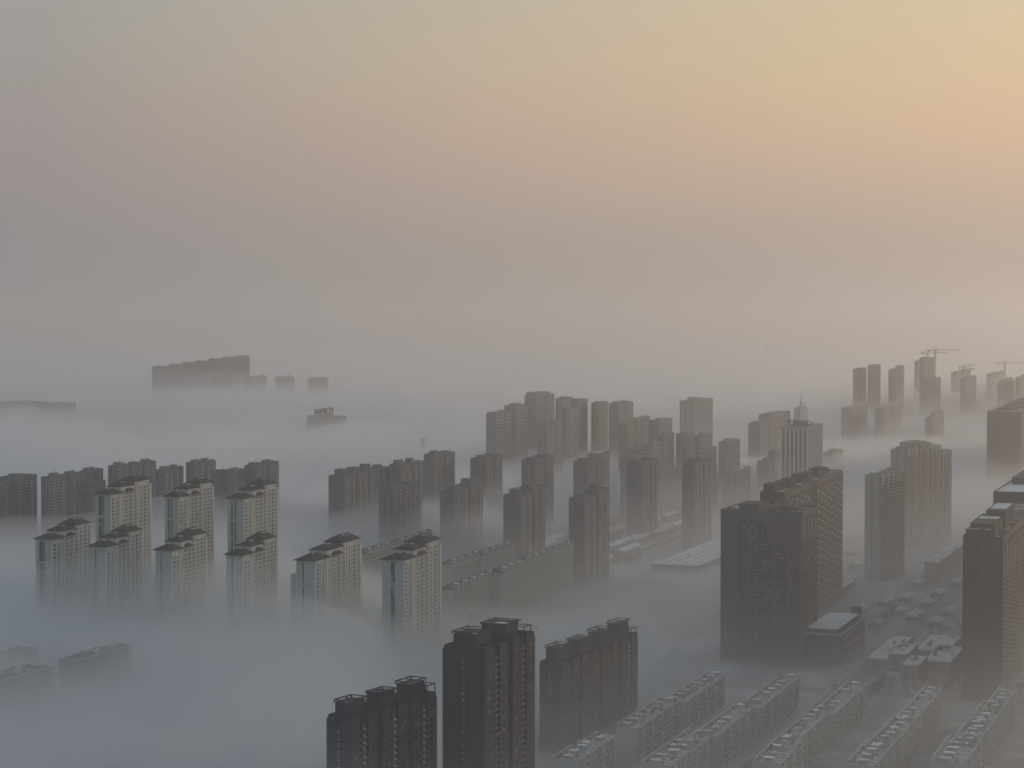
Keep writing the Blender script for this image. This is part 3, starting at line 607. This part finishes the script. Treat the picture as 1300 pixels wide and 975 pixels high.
# far left group
GL = 'distant long block and towers at left'
tower((193, 200, 317), 466, 140, 29, 'very long distant row of towers standing out of the fog sea', None, FARM, 7, plain('distant_trim', (.15, .15, .15)), 3, balc=1, name='distant_tower', steps=[0, 3, 8, 11, 15, 19, 22])
for p, yc, lab in [((270, 276, 295), 480, 'small distant block right below the long row'), ((312.6, 318, 338.5), 479, 'first of three small distant blocks right of the long row'), ((349.5, 355, 373.7), 480, 'second of three small distant blocks right of the long row'), ((391, 397, 416.5), 481, 'third of three small distant blocks right of the long row')]:
    tower(p, yc, 112, 24, lab, GL, FARM, 3, FART, 4, balc=1, name='distant_tower')
def far_sign():
    pl = plan(389, 400, 439.5, 531, 72, 24); r = root_at('lettered_building', 'isolated hazy building in the fog with tall letters on its roof', 'building', None, pl); L, W = pl[2], pl[3]
    MB().box(-L/2, -W/2, 0, L/2, W/2, 72).build('wall', OFF, r); MB().box(-L/2+2, -W/2+2, 72, L*.12, W/2-2, 77).build('upper_storey', OFT, r)
    MB().box(-L/2+1, -W/2+1, 72, L/2-1, W/2-1, 72.3).build('roof', ROOFD, r)
    f = MB(); f.bar((-L/2+3, -W/2+3, 77.6), (L*.12, -W/2+3, 77.6), .5)
    for k in range(8): xx = -L/2+3+k*L*.08; f.bar((xx, -W/2+3, 77), (xx, -W/2+3, 80), .3)
    f.build('sign_frame', FART, r)
    for k, key in enumerate(('I', 'A', 'I', 'M', 'I', 'E', 'T', 'I')): glyph(r, key, 'L', -L/2+6+k*L*.078, 79, 9.5, -W/2+3, 1.1, plain('sign_lettering', (.012, .014, .014)))
far_sign()

# ------------------------------------------------------------------ gabled slabs in the middle
def gabled(p, yc, h, ang, lab, units=3, fl=3.0, mat=STUCCO2):
    pl = plan(*p, yc, h, ang); r = root_at('gabled_apartment_block', lab, 'apartment block', 'long pale apartment blocks with tiled roofs in thin fog', pl); L, W = pl[2], pl[3]
    b = MB(); b.box(-L/2, -W/2, 0, L/2, W/2, h)
    nc = max(6, int(L/5)); cw = L/nc
    for k in range(nc): b.box(-L/2+(k+.28)*cw, -W/2-.7, 0, -L/2+(k+.72)*cw, -W/2, h+(1.5 if k % 3 else 0))
    b.build('wall', mat, r)
    MB().gable(-L/2, -W/2, L/2, W/2, h, 4.2).build('roof', plain('grey_green_tile', (.10, .12, .13), .8, .3, .6), r)
    for k in range(0, nc, 2):
        xx = -L/2+(k+.5)*cw; d = MB(); d.box(xx-1.4, -W/2+.4, h+.4, xx+1.4, -W/2+4, h+3.0, 0); d.box(xx-1.7, -W/2+.2, h+3.0, xx+1.7, -W/2+4.2, h+3.35, 1); d.build('dormer', [STUCCO2, SNOW if k % 4 else TILE], r)
    lst = []
    for k in range(nc):
        for f in range(int((h-1)/fl)):
            lst.append(('bare', 'L', -L/2+(k+.5)*cw, f*fl+1, cw*.3, 1.6, -W/2-.7)); lst.append(('bare', 'L', -L/2+(k+.98)*cw, f*fl+1, cw*.3, 1.6, -W/2))
    windows(r, lst, 90)
gabled((560, 576, 626), 749, 43, 17, 'pale tiled block right behind the rightmost cream tower, nearest of the slabs')
gabled((621, 638, 668), 727, 45, 17, 'pale tiled block with green roof corner, left half of the front slab')
gabled((661, 668, 728), 713, 45, 17, 'pale tiled block ending below the right hand grey blue tower')
gabled((560, 573, 611), 717, 42, 17, 'pale tiled block in the second row behind the nearest slab')
gabled((604, 613, 653), 705, 42, 17, 'pale tiled block at the far end of the second row')
gabled((455, 463, 500), 703, 52, 17, 'green grey tiled block behind the wide cream tower')
gabled((497, 505, 549), 690, 52, 17, 'green grey tiled block with snowy ridge behind the rightmost cream tower')

# ------------------------------------------------------------------ low snowy apartment rows at bottom right
GQ = 'low apartment blocks with snowy roofs at bottom right'
def low(p, yc, lab, near=True, h=19.5, ang=20, wall=None):
    pl = plan(*p, yc, h, ang); r = root_at('low_apartment_block', lab, 'apartment block', GQ, pl); L, W = pl[2], pl[3]
    X0, X1, Y0, Y1 = -L/2, L/2, -W/2, W/2; wm = wall or plain('grey_white_render', (.36, .345, .315))
    nc = max(3, int(L/6.5)); cw = L/nc; b = MB(); b.box(X0, Y0+.8, 0, X1, Y1, h)
    for k in range(nc):
        jog = .9 if k % 3 == 2 else 0
        b.box(X0+k*cw+.02, Y0+jog, 0, X0+(k+.46)*cw, Y0+.8+jog*.1, h-.02)
    b.build('wall', wm, r)
    band = MB(); band.box(X0-.06, Y0-.1, h-9.6, X0, Y1+.04, h+.9); band.build('end_wall_tone', PALE, r)
    MB().box(X0+.4, Y0+1.1, h, X1-.4, Y1-.4, h+.2).build('roof', ROOFP, r)
    parapet_mb(q := MB(), X0, Y0, X1, Y1, h, .95, .3); q.build('parapet', PALE, r)
    q = MB()
    for k in range(nc+1):
        xx = X0+k*cw
        if k: q.box(xx-.16, Y0+1, h+.2, xx+.16, Y1-1, h+1.0)
    q.build('fire_wall', PALE, r)
    for k in range(nc):                     # stair heads, hatches, solar heaters and frames on each bay of the roof
        ux = X0+k*cw; q = MB(); t = random.random(); y0 = Y0+W*random.uniform(.2, .45)
        if k % 2 or t > .8: q.box(ux+cw*.3, y0, h+.2, ux+cw*.55, y0+W*.12, h+.9, 0)
        if not (k % 2 or t > .8): q.box(ux+cw*.15, y0, h+.2, ux+cw*.62, y0+W*.32, h+random.uniform(1.4, 2.8), 0); q.box(ux+cw*.1, y0-.3, h+2.8, ux+cw*.66, y0+W*.34, h+3.0, 1)
        q.build('stair_head', [wm, SNOW if t < .3 else ROOFP], r)
        for j in range(1 if k % 3 else 2):
            cx = ux+cw*(.25+.5*j); s = MB(); y0 = Y1-W*.10
            s.bar((cx-1.1, y0, h+2.5), (cx+1.1, y0, h+2.5), .26, 0)
            for i in range(5): s.bar((cx-.9+i*.45, y0, h+2.4), (cx-.9+i*.45, y0-1.7, h+.7), .08, 1)
            for i in (-1, 1): s.bar((cx+i, y0+.1, h+.2), (cx+i, y0+.1, h+2.4), .06, 0)
            s.build('solar_water_heater', [PALE, GLASS], r)
        if t > .35:
            s = MB(); cx = ux+cw*random.uniform(.5, .9); y0 = Y0+W*random.uniform(.15, .5)
            s.bar((cx, y0, h+.2), (cx+.5, y0+.4, h+3.4), .09); s.bar((cx+1.5, y0, h+.2), (cx+2, y0+.4, h+3.4), .09); s.bar((cx+.5, y0+.4, h+3.4), (cx+2, y0+.4, h+3.4), .12); s.box(cx-.6, y0-.4, h+.2, cx+2.4, y0+2, h+.5)
            s.build('roof_rack', STEEL if t < .7 else PALE, r)
    q = MB(); q.bar((X0+.5, Y1-.2, h+2.1), (X1-.5, Y1-.2, h+2.1), .19)
    for k in range(nc*2+1): q.bar((X0+.5+k*(L-1)/(nc*2), Y1-.2, h+.9), (X0+.5+k*(L-1)/(nc*2), Y1-.2, h+2.1), .07)
    q.build('railing', FRAME, r)
    lst = []
    for k in range(nc):
        for f in range(6):
            lst.append(('plain', 'L', X0+(k+.23)*cw, f*3.1+1.2, cw*.36, 1.9, Y0+(.9 if k % 3 == 2 else 0)-.01)); lst.append(('plain' if (k+f) % 3 else 'ac', 'L', X0+(k+.74)*cw, f*3.1+1.3, cw*.32, 1.6, Y0+.8))
    windows(r, lst, 100 if near else 60)
    if near:
        q = MB()
        for k in range(nc):
            for f in range(7): q.box(X0+k*cw, Y0-.25, f*3.1-.15, X0+(k+.47)*cw, Y0+.02, f*3.1+.2) if k % 3 != 2 else None
        q.build('balcony_edge', PALE, r)
Q = [((701, 733, 758), 968, 'low snowy block at foot of the long dark tower, nearest the bottom edge'),
     ((732, 757, 783), 951, 'low block stepping back behind the one at the foot of the long dark tower'),
     ((782, 809, 862), 926, 'low block with a plain grey end wall right of the long dark tower'),
     ((843, 869, 922), 893, 'farthest low block of the row beside the long dark tower'),
     ((814, 850, 893), 974, 'cluttered low block at bottom edge, first of the second row'),
     ((841, 878, 911), 955, 'low block second from the front in the second row'),
     ((883, 910, 961), 936, 'low block third from the front in the second row'),
     ((938, 964, 1016), 901, 'farthest low block of the second row, below the broad dark tower'),
     ((955, 990, 1013), 971, 'low block with curved snowy terrace, front of the third row'),
     ((972, 1002, 1022), 955, 'low block just behind the front one of the third row'),
     ((985, 1009, 1056), 944, 'long low block in the middle of the third row'),
     ((1033, 1059, 1102), 908, 'farthest low block of the third row, below the podium'),
     ((1074, 1110, 1137), 974, 'front low block of the fourth row at the bottom edge'),
     ((1096, 1125, 1146), 955, 'second low block from the front in the fourth row'),
     ((1113, 1142, 1163), 938, 'third low block from the front in the fourth row'),
     ((1137, 1160, 1196), 917, 'farthest low block of the fourth row'),
     ((1181, 1224, 1246), 972, 'front low block of the rightmost row at the bottom edge'),
     ((1204, 1236, 1260), 952, 'second low block of the rightmost row'),
     ((1222, 1253, 1276), 930, 'third low block of the rightmost row'),
     ((1246, 1269, 1290), 908, 'farthest low block of the rightmost row, near the rosy tower')]
for k, (p, yc, lab) in enumerate(Q): low(p, yc, lab, near=yc > 930)

# ------------------------------------------------------------------ low buildings with snow roofs, halls
def shed(p, yc, h, lab, roof=ROOFW, wall=None, ang=20, group=None, name='low_building', gable=False, cat='low building'):
    pl = plan(*p, yc, h, ang); r = root_at(name, lab, cat, group, pl); L, W = pl[2], pl[3]
    MB().box(-L/2, -W/2, 0, L/2, W/2, h).build('wall', wall or facade('low_facade', (.20, .195, .18), bay=4, fl=3.6, ww=.6), r)
    if gable: MB().gable(-L/2, -W/2, L/2, W/2, h, 2.2).build('roof', roof, r)
    else:
        MB().box(-L/2+.3, -W/2+.3, h, L/2-.3, W/2-.3, h+.35).build('roof', roof, r); parapet_mb(q := MB(), -L/2, -W/2, L/2, W/2, h, .9); q.build('parapet', PALE, r)
    if not gable:
        rs = random.Random(lab)
        for k in range(6):
            u0 = rs.uniform(-.42, .36)*L; v0 = rs.uniform(-.4, .3)*W; a_ = rs.uniform(1, 3.2); q = MB(); q.box(u0, v0, h+.3, u0+a_*1.6, v0+a_, h+.3+rs.uniform(.8, 2.6)); q.build('roof_equipment', (PALE, STEEL, ROOFP)[k % 3], r)
    return r
shed((1099, 1128, 1160), 838, 7, 'low dark wing between the podium and the flat snowy roofs')
shed((1128, 1152, 1166), 832, 12, 'small block with a diamond shaped snowy roof')
shed((1143, 1166, 1178), 846, 11, 'snow roofed block in front of the diamond roofed one')
shed((1160, 1203, 1222), 828, 8, 'long flat snow roofed building running to the rosy tower')
shed((1172, 1207, 1225), 842, 8, 'wide snow roofed building in front of the long flat one')
shed((827, 888, 1010), 719, 9, 'large white roofed hall beside the avenue', roof=ROOFW, name='market_hall', cat='hall')
hp = plan(827, 888, 1010, 719, 9, 20); hr = bpy.data.objects['market_hall']; q = MB()
for k in range(1, 5): q.box(-hp[2]/2+1, -hp[3]/2+hp[3]*k/5-.5, 9.3, hp[2]/2-1, -hp[3]/2+hp[3]*k/5+.5, 9.75)
q.build('roof_ridge', plain('grey_sheet_metal', (.22, .23, .24)), hr)
for k in range(9):
    q = MB(); xx = -hp[2]*.42+k*hp[2]*.1; yy = hp[3]*random.uniform(-.35, .3); q.box(xx, yy, 9.3, xx+3, yy+2.2, 10.6); q.build('roof_vent', STEEL, hr)
shed((744, 769, 880), 713, 5, 'long narrow shed with a snow covered roof along the avenue', roof=ROOFW)
shed((1055, 1069, 1087), 748, 8, 'small white roofed building right of the dark slab tower')
shed((676, 684, 712), 797, 20, 'lone gabled roof showing through the fog behind the dark towers', gable=True, roof=plain('grey_tile', (.16, .17, .18)), ang=-35)
shed((75, 99, 167), 839, 42, 'flat roofed building emerging alone from the fog at lower left', roof=plain('grey_felt', (.05, .055, .06)), ang=20)
shed((-40, 0, 66), 866, 42, 'building roof cut by the left edge in the lower left fog', roof=plain('grey_felt', (.05, .055, .06)), ang=20)
shed((-30, -8, 48), 838, 38, 'faint roof above the one cut by the left edge', roof=plain('grey_felt', (.05, .055, .06)), ang=20)
shed((-30, 0, 62), 512, 83, 'distant low mass of roofs in the fog at left edge', roof=plain('grey_felt', (.05, .055, .06)), ang=40, name='distant_building')
shed((45, 58, 96), 513, 83, 'distant low roofs just right of the mass at left edge', roof=plain('grey_felt', (.05, .055, .06)), ang=40, name='distant_building')
shed((1174, 1190, 1225), 715, 22, 'pale block with a gabled roof left of the rosy tower', roof=ROOFP, gable=True, wall=plain('faded_pink_render', (.28, .23, .215)))
def rows(name, lab, group, spots, h, wl, roof):
    for px, py in spots:
        c = at(px, py, h); r = tag(empty(name, (c.x, c.y, 0), math.pi/2-R(20)), lab, 'low building', group); L, W = wl; L *= random.uniform(.8, 1.2)
        MB().box(-L/2, -W/2, 0, L/2, W/2, h).build('wall', facade('low_facade', (.20, .195, .18), bay=4, fl=3.6, ww=.6), r)
        MB().gable(-L/2, -W/2, L/2, W/2, h, 2.6).build('roof', roof, r)
rows('low_house_row', 'low grey housing row faint in the haze behind the front grey blue towers', 'low housing rows behind the middle towers',
     [(790, 655), (812, 648), (835, 641), (800, 668), (824, 661), (848, 653), (868, 646), (812, 681), (838, 673), (862, 664), (702, 668), (712, 655), (625, 668), (632, 655), (790, 640), (812, 634), (778, 672), (782, 690), (800, 683), (846, 668), (884, 655), (872, 636), (850, 638), (828, 629), (880, 668), (760, 660), (690, 690), (704, 682), (650, 676), (796, 696)], 14, (58, 12), ROOFP)
rows('small_house', 'small snow roofed house in the open ground right of the dark towers', 'small houses on the open ground',
     [(1092, 772), (1124, 762), (1150, 757), (1176, 764), (1112, 790), (1190, 752), (1080, 700), (1086, 716), (1178, 728), (1198, 722), (1166, 738), (1078, 734), (1212, 738), (1160, 780), (1188, 788), (1205, 775), (1140, 775)], 4.5, (26, 9), ROOFP)
# ------------------------------------------------------------------ bare winter trees along the streets
def tree_meshes(seed):
    rr = random.Random(seed); t = MB(); t.bar((0, 0, 0), (.1, 0, 3), .2); t.bar((.1, 0, 3), (.2, .1, 6), .12); tw = MB()
    for k in range(9):
        a_ = rr.uniform(0, 6.28); z = rr.uniform(2.4, 5); t.bar((.1, 0, z), (math.cos(a_)*rr.uniform(1.5, 2.8), math.sin(a_)*rr.uniform(1.5, 2.8), z+rr.uniform(1.2, 3)), .06)
    for k in range(260):
        a_ = rr.uniform(0, 6.28); q_ = rr.random()**.5*2.9; z = 5.2+rr.uniform(-2.4, 3.0)*(1-(q_/3.4)**2)
        p = Vector((math.cos(a_)*q_, math.sin(a_)*q_, z)); d = Vector((rr.uniform(-.5, .5), rr.uniform(-.5, .5), rr.uniform(.1, .9)))
        n = len(tw.v); tw.v += [tuple(p), tuple(p+d), tuple(p+d*.6+Vector((rr.uniform(-.25, .25), rr.uniform(-.25, .25), .1)))]; tw.f.append((n, n+1, n+2)); tw.m.append(0)
    return t.mesh('trunk', plain('bark', (.06, .05, .045))), tw.mesh('crown', plain('bare_twigs', (.07, .062, .055)))
TM = [tree_meshes(k) for k in range(4)]
rt = random.Random(5)
def tree(x, y):
    t, c = TM[rt.randrange(4)]; r = tag(empty('bare_tree', (x, y, 0), rt.uniform(0, 6)), 'small bare winter tree in the haze between the blocks and streets at right', 'tree', 'bare trees lining streets at right'); k = rt.uniform(.8, 1.35); r.scale = (k, k, k)
    for m_, n_ in ((t, 'trunk'), (c, 'crown')): o = bpy.data.objects.new(n_, m_); col.objects.link(o); o.parent = r
for (px, py, n_, dirv) in [(1120, 872, 26, -1), (1180, 850, 16, -1), (1250, 858, 14, -1), (1090, 905, 14, 1), (1200, 880, 14, 1), (1110, 800, 14, 1), (1180, 805, 12, -1), (1060, 880, 10, -1)]:
    c = at(px, py, 0)
    for k in range(n_):
        d = (V20*-1 if dirv < 0 else U20)*k*7.5
        tree(c.x+d.x+rt.uniform(-2, 2), c.y+d.y+rt.uniform(-2, 2))
# ------------------------------------------------------------------ tower cranes and pylons
CR = plain('crane_steel', (.10, .085, .06), .6)
def crane(px, ym, y_of, h, jl, jr, lab, tilt=0):
    c = at(px, ym, h); r = tag(empty('tower_crane', (c.x, c.y, 0)), lab, 'crane', 'tower cranes over the distant towers')
    s = 2600/c.y; b = MB(); w_ = 1.3
    for i in (-w_, w_):
        for j in (-w_, w_): b.bar((i, j, 0), (i, j, h), .38)
    z = 0
    while z < h-4: b.bar((-w_, -w_, z), (w_, -w_, z+4), .2); b.bar((w_, -w_, z), (w_, w_, z+4), .2); z += 4
    b.build('mast', CR, r)
    x0, x1 = (jl-px)/s, (jr-px)/s; far, near = (x1, x0) if abs(x1) > abs(x0) else (x0, x1)
    j = MB(); zz = lambda x: h+tilt*x/abs(far)*0+ (tilt*abs(x/far) if x*far > 0 else 0)
    n = 14
    for k in range(n):
        xa, xb = far*k/n, far*(k+1)/n
        for y in (-.7, .7): j.bar((xa, y, zz(xa)), (xb, y, zz(xb)), .3)
        j.bar((xa, 0, zz(xa)+1.8), (xb, 0, zz(xb)+1.8), .28); j.bar((xa, -.7, zz(xa)), (xb, 0, zz(xb)+1.8), .18)
    j.build('jib', CR, r)
    q = MB(); q.bar((0, 0, h), (near, 0, h), .8); q.build('counter_jib', CR, r)
    q = MB(); q.box(near-2.2, -1.6, h-3.2, near+2.2, 1.6, h+.6); q.build('counterweight', STEEL, r)
    q = MB(); q.bar((0, 0, h), (0, 0, h+8), .55); q.bar((0, 0, h+8), (far*.6, 0, zz(far*.6)+1.6), .16); q.bar((0, 0, h+8), (near, 0, h+.6), .16); q.build('apex', CR, r)
    q = MB(); q.box(.8, -2.4, h-3.4, 3, -.8, h-.6); q.build('cab', STEEL, r)
crane(1177, 448, 0, 183, 1171, 1202, 'tower crane above the tallest distant tower, lower arm')
crane(1187, 444.5, 0, 189, 1180, 1219, 'highest tower crane with the longest arm pointing right')
crane(1222.5, 466, 0, 138, 1218, 1240, 'small crane with a rising arm over the faint tower', 8)
crane(1231.5, 467.5, 0, 135, 1221, 1236, 'small crane beside the one with the rising arm, facing left')
crane(1275.5, 461, 0, 148, 1266, 1320, 'crane near the right edge with arm running out of the picture')
def pylon(px, py, h, s, lab):
    c = at(px, py, h); r = tag(empty('power_pylon', (c.x, c.y, 0)), lab, 'pylon', 'power pylons poking out of the fog'); b = MB()
    for i in (-1, 1):
        for j in (-1, 1): b.bar((i*5, j*5, 0), (i*.8, j*.8, h), .4)
    z = 0
    while z < h-6:
        w0, w1 = 5-4.2*z/h, 5-4.2*(z+6)/h
        b.bar((-w0, -w0, z), (w1, -w1, z+6), .2); b.bar((w0, -w0, z), (-w1, -w1, z+6), .2); z += 6
    b.build('lattice_mast', STEEL, r)
    a = MB()
    for k, ww in ((2, 5), (8, 8), (14, 6.5)): a.bar((-ww, 0, h-k), (ww, 0, h-k), .5)
    a.build('cross_arm', STEEL, r)
pylon(580.5, 501, 78, 1, 'power pylon between the far left blocks and the stone towers')
pylon(972, 440, 150, 1, 'faintest distant pylon near the horizon above the office blocks')
pylon(833, 486, 95, 1, 'tiny pylon top above the gap right of the stone towers')
pylon(537, 556, 64, 1, 'slim pylon top over the grey blue cluster')

# ------------------------------------------------------------------ fog and haze
def volume(name, d, c, g):
    m = bpy.data.materials.new(name); m.use_nodes = True; n = m.node_tree; n.nodes.remove(n.nodes['Principled BSDF'])
    p = n.nodes.new('ShaderNodeVolumePrincipled'); p.inputs['Color'].default_value = (*c, 1); p.inputs['Density'].default_value = d; p.inputs['Anisotropy'].default_value = g
    n.links.new(p.outputs[0], n.nodes['Material Output'].inputs['Volume']); m.cycles.volume_sampling = 'DISTANCE'; return m
HAZE_D = 1.6e-4
b = MB(); b.box(-29000, -1400, -1.2, 29000, 39000, 430); tag(b.build('haze', volume('haze_air', HAZE_D, (.945, .90, .885), .66)), kind='stuff')
def ss(a, b, x):
    t = min(1, max(0, (x-a)/(b-a))); return t*t*(3-2*t)
FAR_ONLY = [False]; WISP = [False]
def edge(D):                # photo column where the dense bank ends on the right, by distance
    pts = [(300, 540), (1000, 590), (1200, 640), (1310, 820), (1480, 880), (1545, 760), (1600, 440), (1790, 440), (1860, 690), (2100, 700), (2400, 740), (2650, 960), (3000, 1350), (3400, 1700), (4000, 2500)]
    for (d0, e0), (d1, e1) in zip(pts, pts[1:]):
        if D <= d1: return e0+(e1-e0)*max(0, (D-d0)/(d1-d0))
    return 4000
def dense_top(x, y):
    """height of the dense fog bank over a place"""
    px = 650+2600*x/max(y, 200); e = edge(y)
    h = 55*(1-ss(e-110, e+70, px))
    lim = 55-25*ss(430, 570, px)*(1-ss(1780, 1850, y))             # shallower tongue behind the foreground towers
    h = min(h, lim)
    h = max(h, (4+5*ss(1250, 1400, y))*(1-ss(900, 1250, px))*(1-ss(1900, 2200, y)))
    h = max(h, 30*ss(2150, 2900, y))
    h = min(h, 55-14*ss(780, 960, px)*ss(2900, 3200, y))
    far = ss(3800, 4350, y) if px > 800 else ss(2900, 4500, y)
    return max(2.0, h+15*far)
def thin_top(x, y):
    if FAR_ONLY[0]: return 2+128*ss(3300, 4600, y)
    px = 650+2600*x/max(y, 200)
    return (64+30*(ss(3300, 4350, y)))*(1-.12*ss(760, 1000, px)*(1-ss(1250, 1600, y)))
NX, NY = 200, 170
def layer(k, H, d, amp, dense=True):
    v = []
    for j in range(NY+1):
        y = 250+28000*(j/NY)**2.0
        for i in range(NX+1):
            t_ = (i/NX-.5)*2; x = math.copysign(abs(t_)**1.45, t_)*(900+y*.75)
            sc_ = 260+y*.16
            n1 = noise.noise(Vector((x/sc_, y/(sc_*1.3), k*.25))); n2 = noise.noise(Vector((x/(sc_*.35), y/(sc_*.45), 7+k*.4)))+.45*noise.noise(Vector((x/(sc_*.15), y/(sc_*.22), 3+k*.5)))
            wav = 1+1.3*ss(4800, 8000, y)
            T = dense_top(x, y)*H+amp*wav*(n1*.9+n2*.45)*min(1, dense_top(x, y)/40) if dense else thin_top(x, y)*H+amp*wav*(n1+n2*.4)
            if WISP[0]:
                nw_ = noise.noise(Vector((x/(sc_*.42)+k*5.3, y/(sc_*.60), k*1.7)))+.5*noise.noise(Vector((x/(sc_*.17), y/(sc_*.25), k*2.9)))
                dt = dense_top(x, y); T = dt*.75+(20+.35*dt)*max(0, nw_+.08)*2.0*min(1, dt/30)
            v.append((x, y, max(1.5+.2*k, T)))
    n = len(v); v += [(a, b_, -4-.1*k) for a, b_, _ in v]; f = []
    for j in range(NY):
        for i in range(NX):
            a = j*(NX+1)+i; f.append((a, a+1, a+NX+2, a+NX+1)); f.append((n+a+NX+1, n+a+NX+2, n+a+1, n+a))
    for i in range(NX):
        a = i; f.append((n+a, n+a+1, a+1, a)); a = NY*(NX+1)+i; f.append((a, a+1, n+a+1, n+a)[::-1] if False else (a+1, a, n+a, n+a+1)[::-1])
    for j in range(NY):
        a = j*(NX+1); f.append((a, a+NX+1, n+a+NX+1, n+a)[::-1]); a += NX; f.append((a+NX+1, a, n+a, n+a+NX+1)[::-1])
    m = MB(); m.v = v; m.f = f; m.m = [0]*len(f)
    o = m.build('fog_bank', volume('fog_air', d, (.93, .955, .98), .6)); tag(o, kind='stuff')
    for p in o.data.polygons: p.use_smooth = True
for k, (H, d) in enumerate([(.45, .008), (.64, .007), (.80, .006), (.92, .004), (1.02, .0025), (1.13, .0014), (1.28, .0007)]):
    layer(k, H, d, 8+k*2.3)
for k, (H, d) in enumerate([(.45, .0007), (.75, .0005), (1.0, .00035), (1.3, .0002)]):
    layer(8+k, H, d, 12, False)
FAR_ONLY[0] = True
for k, (H, d) in enumerate([(.80, .0006), (1.0, .0004)]): layer(13+k, H, d, 14, False)
# ragged drifts standing above the bank
WISP[0] = True
for k, d in enumerate([.0020, .0016, .0013]): layer(16+k, 1, d, 0)
